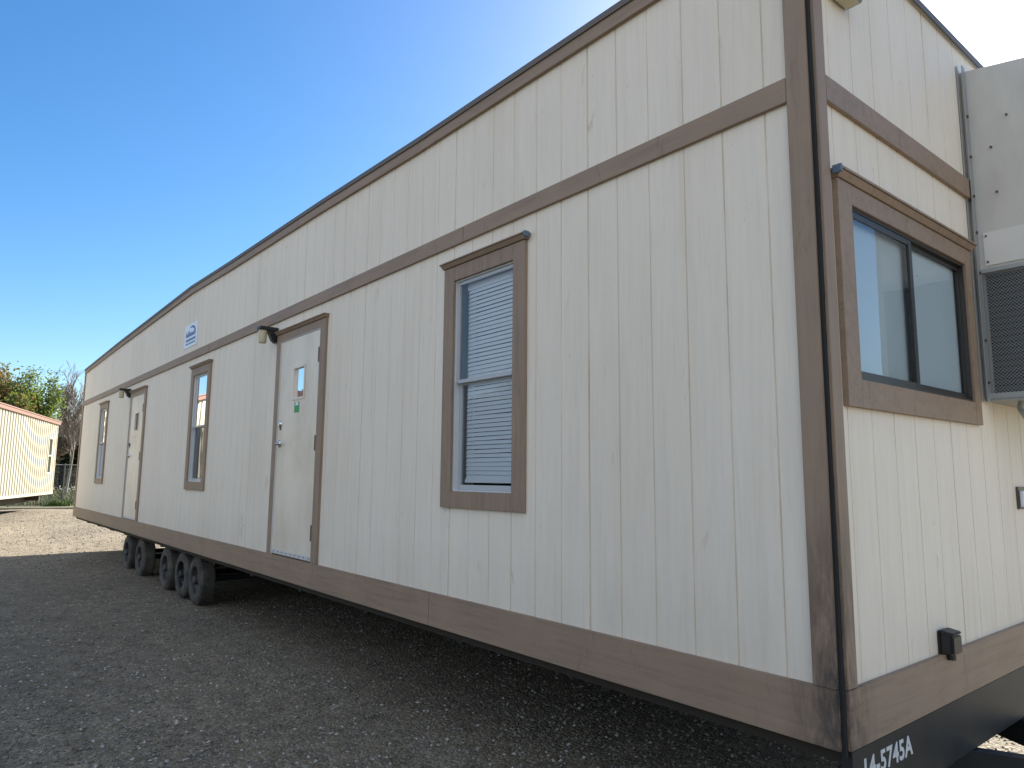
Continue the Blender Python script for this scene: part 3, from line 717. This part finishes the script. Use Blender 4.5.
for (a_, b_, c_, d_) in nops:
    def fb(q, u0, u1, n0, n1, z0_, z1_): q.hexa([NP(u0, n0, z0_), NP(u1, n0, z0_), NP(u1, n1, z0_), NP(u0, n1, z0_), NP(u0, n0, z1_), NP(u1, n0, z1_), NP(u1, n1, z1_), NP(u0, n1, z1_)])
    q = MB(); fb(q, a_-.09, a_, -.06, .03, c_-.09, d_+.09); fb(q, b_, b_+.09, -.06, .03, c_-.09, d_+.09); fb(q, a_, b_, -.059, .03, c_-.09, c_); fb(q, a_, b_, -.059, .03, d_, d_+.09); fb(q, a_, b_, -.05, .02, (c_+d_)/2-.03, (c_+d_)/2+.03)
    wn = q.build('window', M_ribs, N)
    q = MB(); q.quad(NP(a_, .02, c_), NP(b_, .02, c_), NP(b_, .02, d_), NP(a_, .02, d_)); q.build('pane', mat('dusty_glass', (.12, .14, .12), .15), wn)
q = MB(); fb(q, 1.4, NLn-.2, .5, .6, nb-.32, nb-.04); fb(q, 1.4, NLn-.2, 2.7, 2.8, nb-.32, nb-.04); fb(q, 2.0, 2.1, .02, NW, nb-.25, nb-.04); fb(q, .1, NLn-.1, .02, NW-.02, nb-.06, nb-.031); q.build('chassis', mat('rusty_chassis', (.045, .03, .022), .8), N)
for s_ in (7.45, 8.35, 9.25):
    q = MB(); c_ = NP(s_, .22, .33)
    pr = [(-.1, .17), (-.1, .28), (-.07, .325), (.07, .325), (.1, .28), (.1, .17)]
    k = len(q.v)
    for o_, r_ in pr:
        for i in range(24):
            a_ = 2*pi*i/24; v_ = Vector(c_)+nn*o_+dr*(r_*cos(a_))+Vector((0, 0, r_*sin(a_))); q.v.append(tuple(v_))
    for j in range(len(pr)-1):
        for i in range(24): q.f.append((k+j*24+i, k+j*24+(i+1) % 24, k+(j+1)*24+(i+1) % 24, k+(j+1)*24+i)); q.mi.append(0)
    q.f.append(tuple(k+i for i in range(24))); q.mi.append(0); q.f.append(tuple(k+5*24+i for i in range(24))); q.mi.append(0)
    q.build('wheel', M_tyre, N)

def at(px, dist, z=0):      # a ground spot seen in the direction of picture column px, dist metres away
    d = fw*705.84+rt*(px-512); d.z = 0; d.normalize(); p = CP+d*dist; return Vector((p.x, p.y, z))
# chain link fence
M_fen = mat('weathered_wire', (.16, .16, .15), .6, .3)
fa, fb_ = at(20, 40), at(120, 41.5); fd = (fb_-fa); FL = fd.length; fd.normalize(); FH = 1.98
F = empty('chain_link_fence', (fa+fb_)/2, label='grey chain link fence behind the trailers in front of the dark trees', cat='fence')
q = MB(); u = -FH; st = .075
while u < FL:
    for sg_ in (0, 1):
        ta = max(0, -u); tb = min(FH-.06, FL-u)
        if tb-ta > .02:
            za, zb_ = (ta+.03, tb+.03) if sg_ == 0 else (FH-.03-ta, FH-.03-tb)
            q.tube(fa+fd*(u+ta)+Vector((0, 0, za)), fa+fd*(u+tb)+Vector((0, 0, zb_)), .0028, n=3, cap=False)
    u += st
q.build('mesh', M_fen, F)
q = MB(); q.tube(fa+Vector((0, 0, FH)), fb_+Vector((0, 0, FH)), .022, n=8); q.build('top_rail', M_fen, F)
for t_ in (0, .25, .5, .75, 1):
    p = fa+fd*FL*t_; q = MB(); q.tube(p, p+Vector((0, 0, FH+.06)), .03, n=8); q.build('post', M_fen, F)

# weeds
def blades(n, area, hmin, hmax, wdt, seed):
    q = MB(); r_ = random.Random(seed)
    for _ in range(n):
        p = area(r_); a_ = r_.uniform(0, pi); hh = hmin+(hmax-hmin)*r_.random()**2; dx = Vector((cos(a_), sin(a_), 0))*wdt; ln = Vector((r_.uniform(-.3, .3), r_.uniform(-.3, .3), 0))*hh
        k = len(q.v); q.v += [tuple(p-dx), tuple(p+dx), tuple(p+ln+Vector((0, 0, hh)))]; q.f.append((k, k+1, k+2)); q.mi.append(r_.choice([0, 0, 1, 2]))
    return q
M_gr = [mat('weed_green', (.075, .12, .025), .8), mat('weed_olive', (.085, .08, .035), .8), mat('weed_straw', (.09, .07, .035), .8)]
def area(r_):
    d_ = 41+31*r_.random()**1.3; return at(r_.uniform(-80, 140), d_)
q = blades(30000, area, .08, .32, .05, 4)
tag(q.build('weeds', M_gr), kind='stuff', label='patchy green and straw weeds growing beyond the gravel by the fence', cat='weeds')
q = blades(3000, lambda r_: at(r_.gauss(69, 5), 39.8+r_.uniform(0, 2)), .12, .38, .03, 8)
tag(q.build('grass', M_gr[:1]*3), kind='stuff', label='bright green grass tuft at the fence foot by the cream trailer corner', cat='grass')
# far field strip of soil
M_soil = mat('weedy_soil', (.09, .085, .045), .95)
q = MB(); q.quad(tuple(at(-260, 40.5, .035)), tuple(at(420, 40.5, .035)), tuple(at(420, 140, .03)), tuple(at(-260, 140, .03))); tag(q.build('field', M_soil), kind='structure')
q = MB(); q.quad(tuple(at(-260, 66, .05)), tuple(at(420, 66, .05)), tuple(at(420, 70, .05)), tuple(at(-260, 70, .05))); tag(q.build('path', mat('pale_dirt', (.30, .27, .16), .95)), kind='structure')

# ---- trees
def leaf_mat(name, c, v=.4):
    M = mat(name, c, .7); B = NB(M)
    B.l(B.ramp(B.noise(1.3, (1, 1, 1), 5), [(.3, tuple(x*(1-v) for x in c)), (.7, tuple(x*(1+v) for x in c))]), B.b.inputs['Base Color'])
    t = M.node_tree; tr = t.nodes.new('ShaderNodeBsdfTranslucent'); tr.inputs[0].default_value = (*[min(1, x*1.8) for x in c], 1)
    mx = t.nodes.new('ShaderNodeMixShader'); mx.inputs[0].default_value = .35; t.links.new(B.b.outputs[0], mx.inputs[1]); t.links.new(tr.outputs[0], mx.inputs[2]); t.links.new(mx.outputs[0], t.nodes['Material Output'].inputs[0])
    return M
M_bark = mat('grey_bark', (.13, .105, .085), .9); M_barkd = mat('dark_bark', (.05, .04, .032), .9)
L_lime = leaf_mat('lime_leaf', (.11, .145, .03)); L_or = leaf_mat('rusty_leaf', (.13, .085, .03)); L_dk = leaf_mat('evergreen_leaf', (.022, .038, .016)); L_mid = leaf_mat('mid_leaf', (.06, .085, .025))
def tree(name, base, height, spread, seed, leaf=None, nleaf=0, lsize=.12, bark=M_bark, label='', levels=5, r0=.16, first=.3, droop=.0, width=3, rmin=.004, leafmin=2, lean=0, cat='tree', group=None):
    rr_ = random.Random(seed); tr = MB(); tips = []
    def grow(p, d, ln, r, lev):
        n = 4; q_ = p
        for i in range(n):
            d2 = (d+Vector((rr_.gauss(0, .10), rr_.gauss(0, .10), rr_.gauss(.03, .07)-droop*(lev > 1)))).normalized(); q2 = q_+d2*ln/n
            tr.tube(q_, q2, max(rmin, r*(1-.5*i/n)), max(rmin, r*(1-.5*(i+1)/n)), n=7 if lev < 2 else (5 if lev < 3 else 3), cap=False)
            if lev >= leafmin: tips.append((q2, lev))
            if lev < levels and (lev > 0 or (i+1)/n > first):
                for _ in range(rr_.choice([1, 2, 2]) if lev < 3 else rr_.choice([1, 1, 2])):
                    a_ = rr_.uniform(0, 2*pi); t_ = rr_.uniform(.5, 1.0)*spread
                    s1 = d2.orthogonal().normalized(); s2 = d2.cross(s1)
                    nd = (d2+(s1*cos(a_)+s2*sin(a_))*t_).normalized()
                    grow(q2, nd, ln*rr_.uniform(.5, .72), r*(1-.5*(i+1)/n)*rr_.uniform(.45, .65), lev+1)
            q_ = q2; d = d2
    grow(Vector(base)-Vector((0, 0, .1)), Vector((lean, 0, 1)).normalized(), height*.62, r0, 0)
    top = max(t_[0].z for t_ in tips); k = height/top
    mx_ = sum(t_[0].x for t_ in tips)/len(tips)-base[0]; my_ = sum(t_[0].y for t_ in tips)/len(tips)-base[1]; mz_ = sum(t_[0].z for t_ in tips)/len(tips)
    rad = sorted(math.hypot(t_[0].x-base[0]-mx_*t_[0].z/mz_, t_[0].y-base[1]-my_*t_[0].z/mz_) for t_ in tips); kw_ = width/2/rad[int(len(rad)*.93)]
    def sc_(v): return (base[0]+(v[0]-base[0]-mx_*v[2]/mz_)*kw_, base[1]+(v[1]-base[1]-my_*v[2]/mz_)*kw_, v[2]*k)
    tr.v = [sc_(v) for v in tr.v]
    root = empty(name, base, label=label, cat=cat, group=group)
    tr.build('trunk', bark, root)
    if leaf:
        lm = MB(); mats = leaf if isinstance(leaf, list) else [leaf]
        ok = [t_ for t_ in tips if math.hypot(sc_(t_[0])[0]-base[0], sc_(t_[0])[1]-base[1]) < width*.53]
        for _ in range(nleaf):
            c_, lv = rr_.choice(ok); c_ = Vector(sc_(c_))+Vector((rr_.gauss(0, 1), rr_.gauss(0, 1), rr_.gauss(0, .8)))*lsize*2.2
            a_ = Vector((rr_.gauss(0, 1), rr_.gauss(0, 1), rr_.gauss(0, 1))).normalized(); b_ = a_.orthogonal().normalized()*lsize*rr_.uniform(.3, .55); a_ = a_*lsize*rr_.uniform(.6, 1)
            lm.quad(tuple(c_-a_), tuple(c_-b_), tuple(c_+a_), tuple(c_+b_), rr_.randrange(len(mats)))
        lm.build('crown', mats, root)
    return root
tree('leafy_tree', at(33, 56), 8.9, .72, 11, [L_lime, L_lime, L_mid], 6500, .13, label='bright green leafy tree rising behind the yellow site trailer', levels=4, r0=.2, rmin=.014, width=2.7)
tree('leafy_tree', at(14, 54), 7.2, .7, 21, [L_or, L_mid, L_lime], 4500, .12, label='rust and olive coloured tree left of the bright green one', levels=4, r0=.16, width=2.0)
tree('leafy_tree', at(-8, 58), 8.9, .8, 31, [L_or, L_mid, L_or], 9000, .15, label='large orange-brown tree at the left edge of the photo', levels=4, r0=.2, width=3.6)
tree('leafy_tree', at(3, 70), 7.6, .9, 33, [L_dk, L_mid], 16000, .2, label='dark green tree low behind the orange-brown tree', levels=4, r0=.2, width=7)
tree('bare_tree', at(75, 60), 9.6, .55, 44, label='tall bare grey tree beside the far corner of the office trailer', levels=5, r0=.2, rmin=.018, width=3.6, bark=mat('pale_bark', (.24, .205, .18), .9))
tree('bare_tree', at(52, 66), 6.3, .7, 47, label='small bare tree between the green tree and the tall bare tree', levels=5, r0=.1, rmin=.015, width=4, bark=M_bark)
i = 0
for (px, dd, hh, sd_, lb) in ((57, 74, 5.6, 61, 'dark evergreen bush behind the fence, next to the yellow trailer'), (66, 73, 6.4, 62, 'dark evergreen behind the fence with a tufted top'), (76, 75, 5.7, 63, 'dark evergreen behind the fence under the bare tree'), (87, 74, 6.3, 64, 'dark evergreen behind the fence, at the far trailer corner'), (98, 74, 6.3, 65, 'dark evergreen mostly hidden by the office trailer'), (46, 76, 5.4, 66, 'dark evergreen mostly hidden by the yellow trailer')):
    tree('evergreen_tree', at(px, dd), hh, .95, sd_, [L_dk, L_dk, L_mid], 15000, .2, label=lb, levels=4, r0=.15, bark=M_barkd, first=.0, leafmin=1, width=3.4, group='dark evergreens behind the fence')

# woods on the camera's side of the yard, seen only as reflections in the panes
wd_ = MB(); rw = random.Random(77)
for _ in range(42000):
    a_ = rw.uniform(R(182), R(330)); rad = 62+rw.uniform(0, 9); hmax_ = 8+3*sin(a_*9)+2*sin(a_*23+1); z_ = hmax_*rw.random()**.8; c_ = Vector((rad*cos(a_), rad*sin(a_), z_))
    d1 = Vector((rw.gauss(0, 1), rw.gauss(0, 1), rw.gauss(0, 1))).normalized(); d2 = d1.orthogonal().normalized()*rw.uniform(.35, .6); d1 = d1*rw.uniform(.5, .9)
    wd_.quad(tuple(c_-d1), tuple(c_-d2), tuple(c_+d1), tuple(c_+d2), rw.randrange(2))
tag(wd_.build('woods', [L_mid, L_dk]), kind='stuff', label='distant belt of woods across the yard', cat='woods')
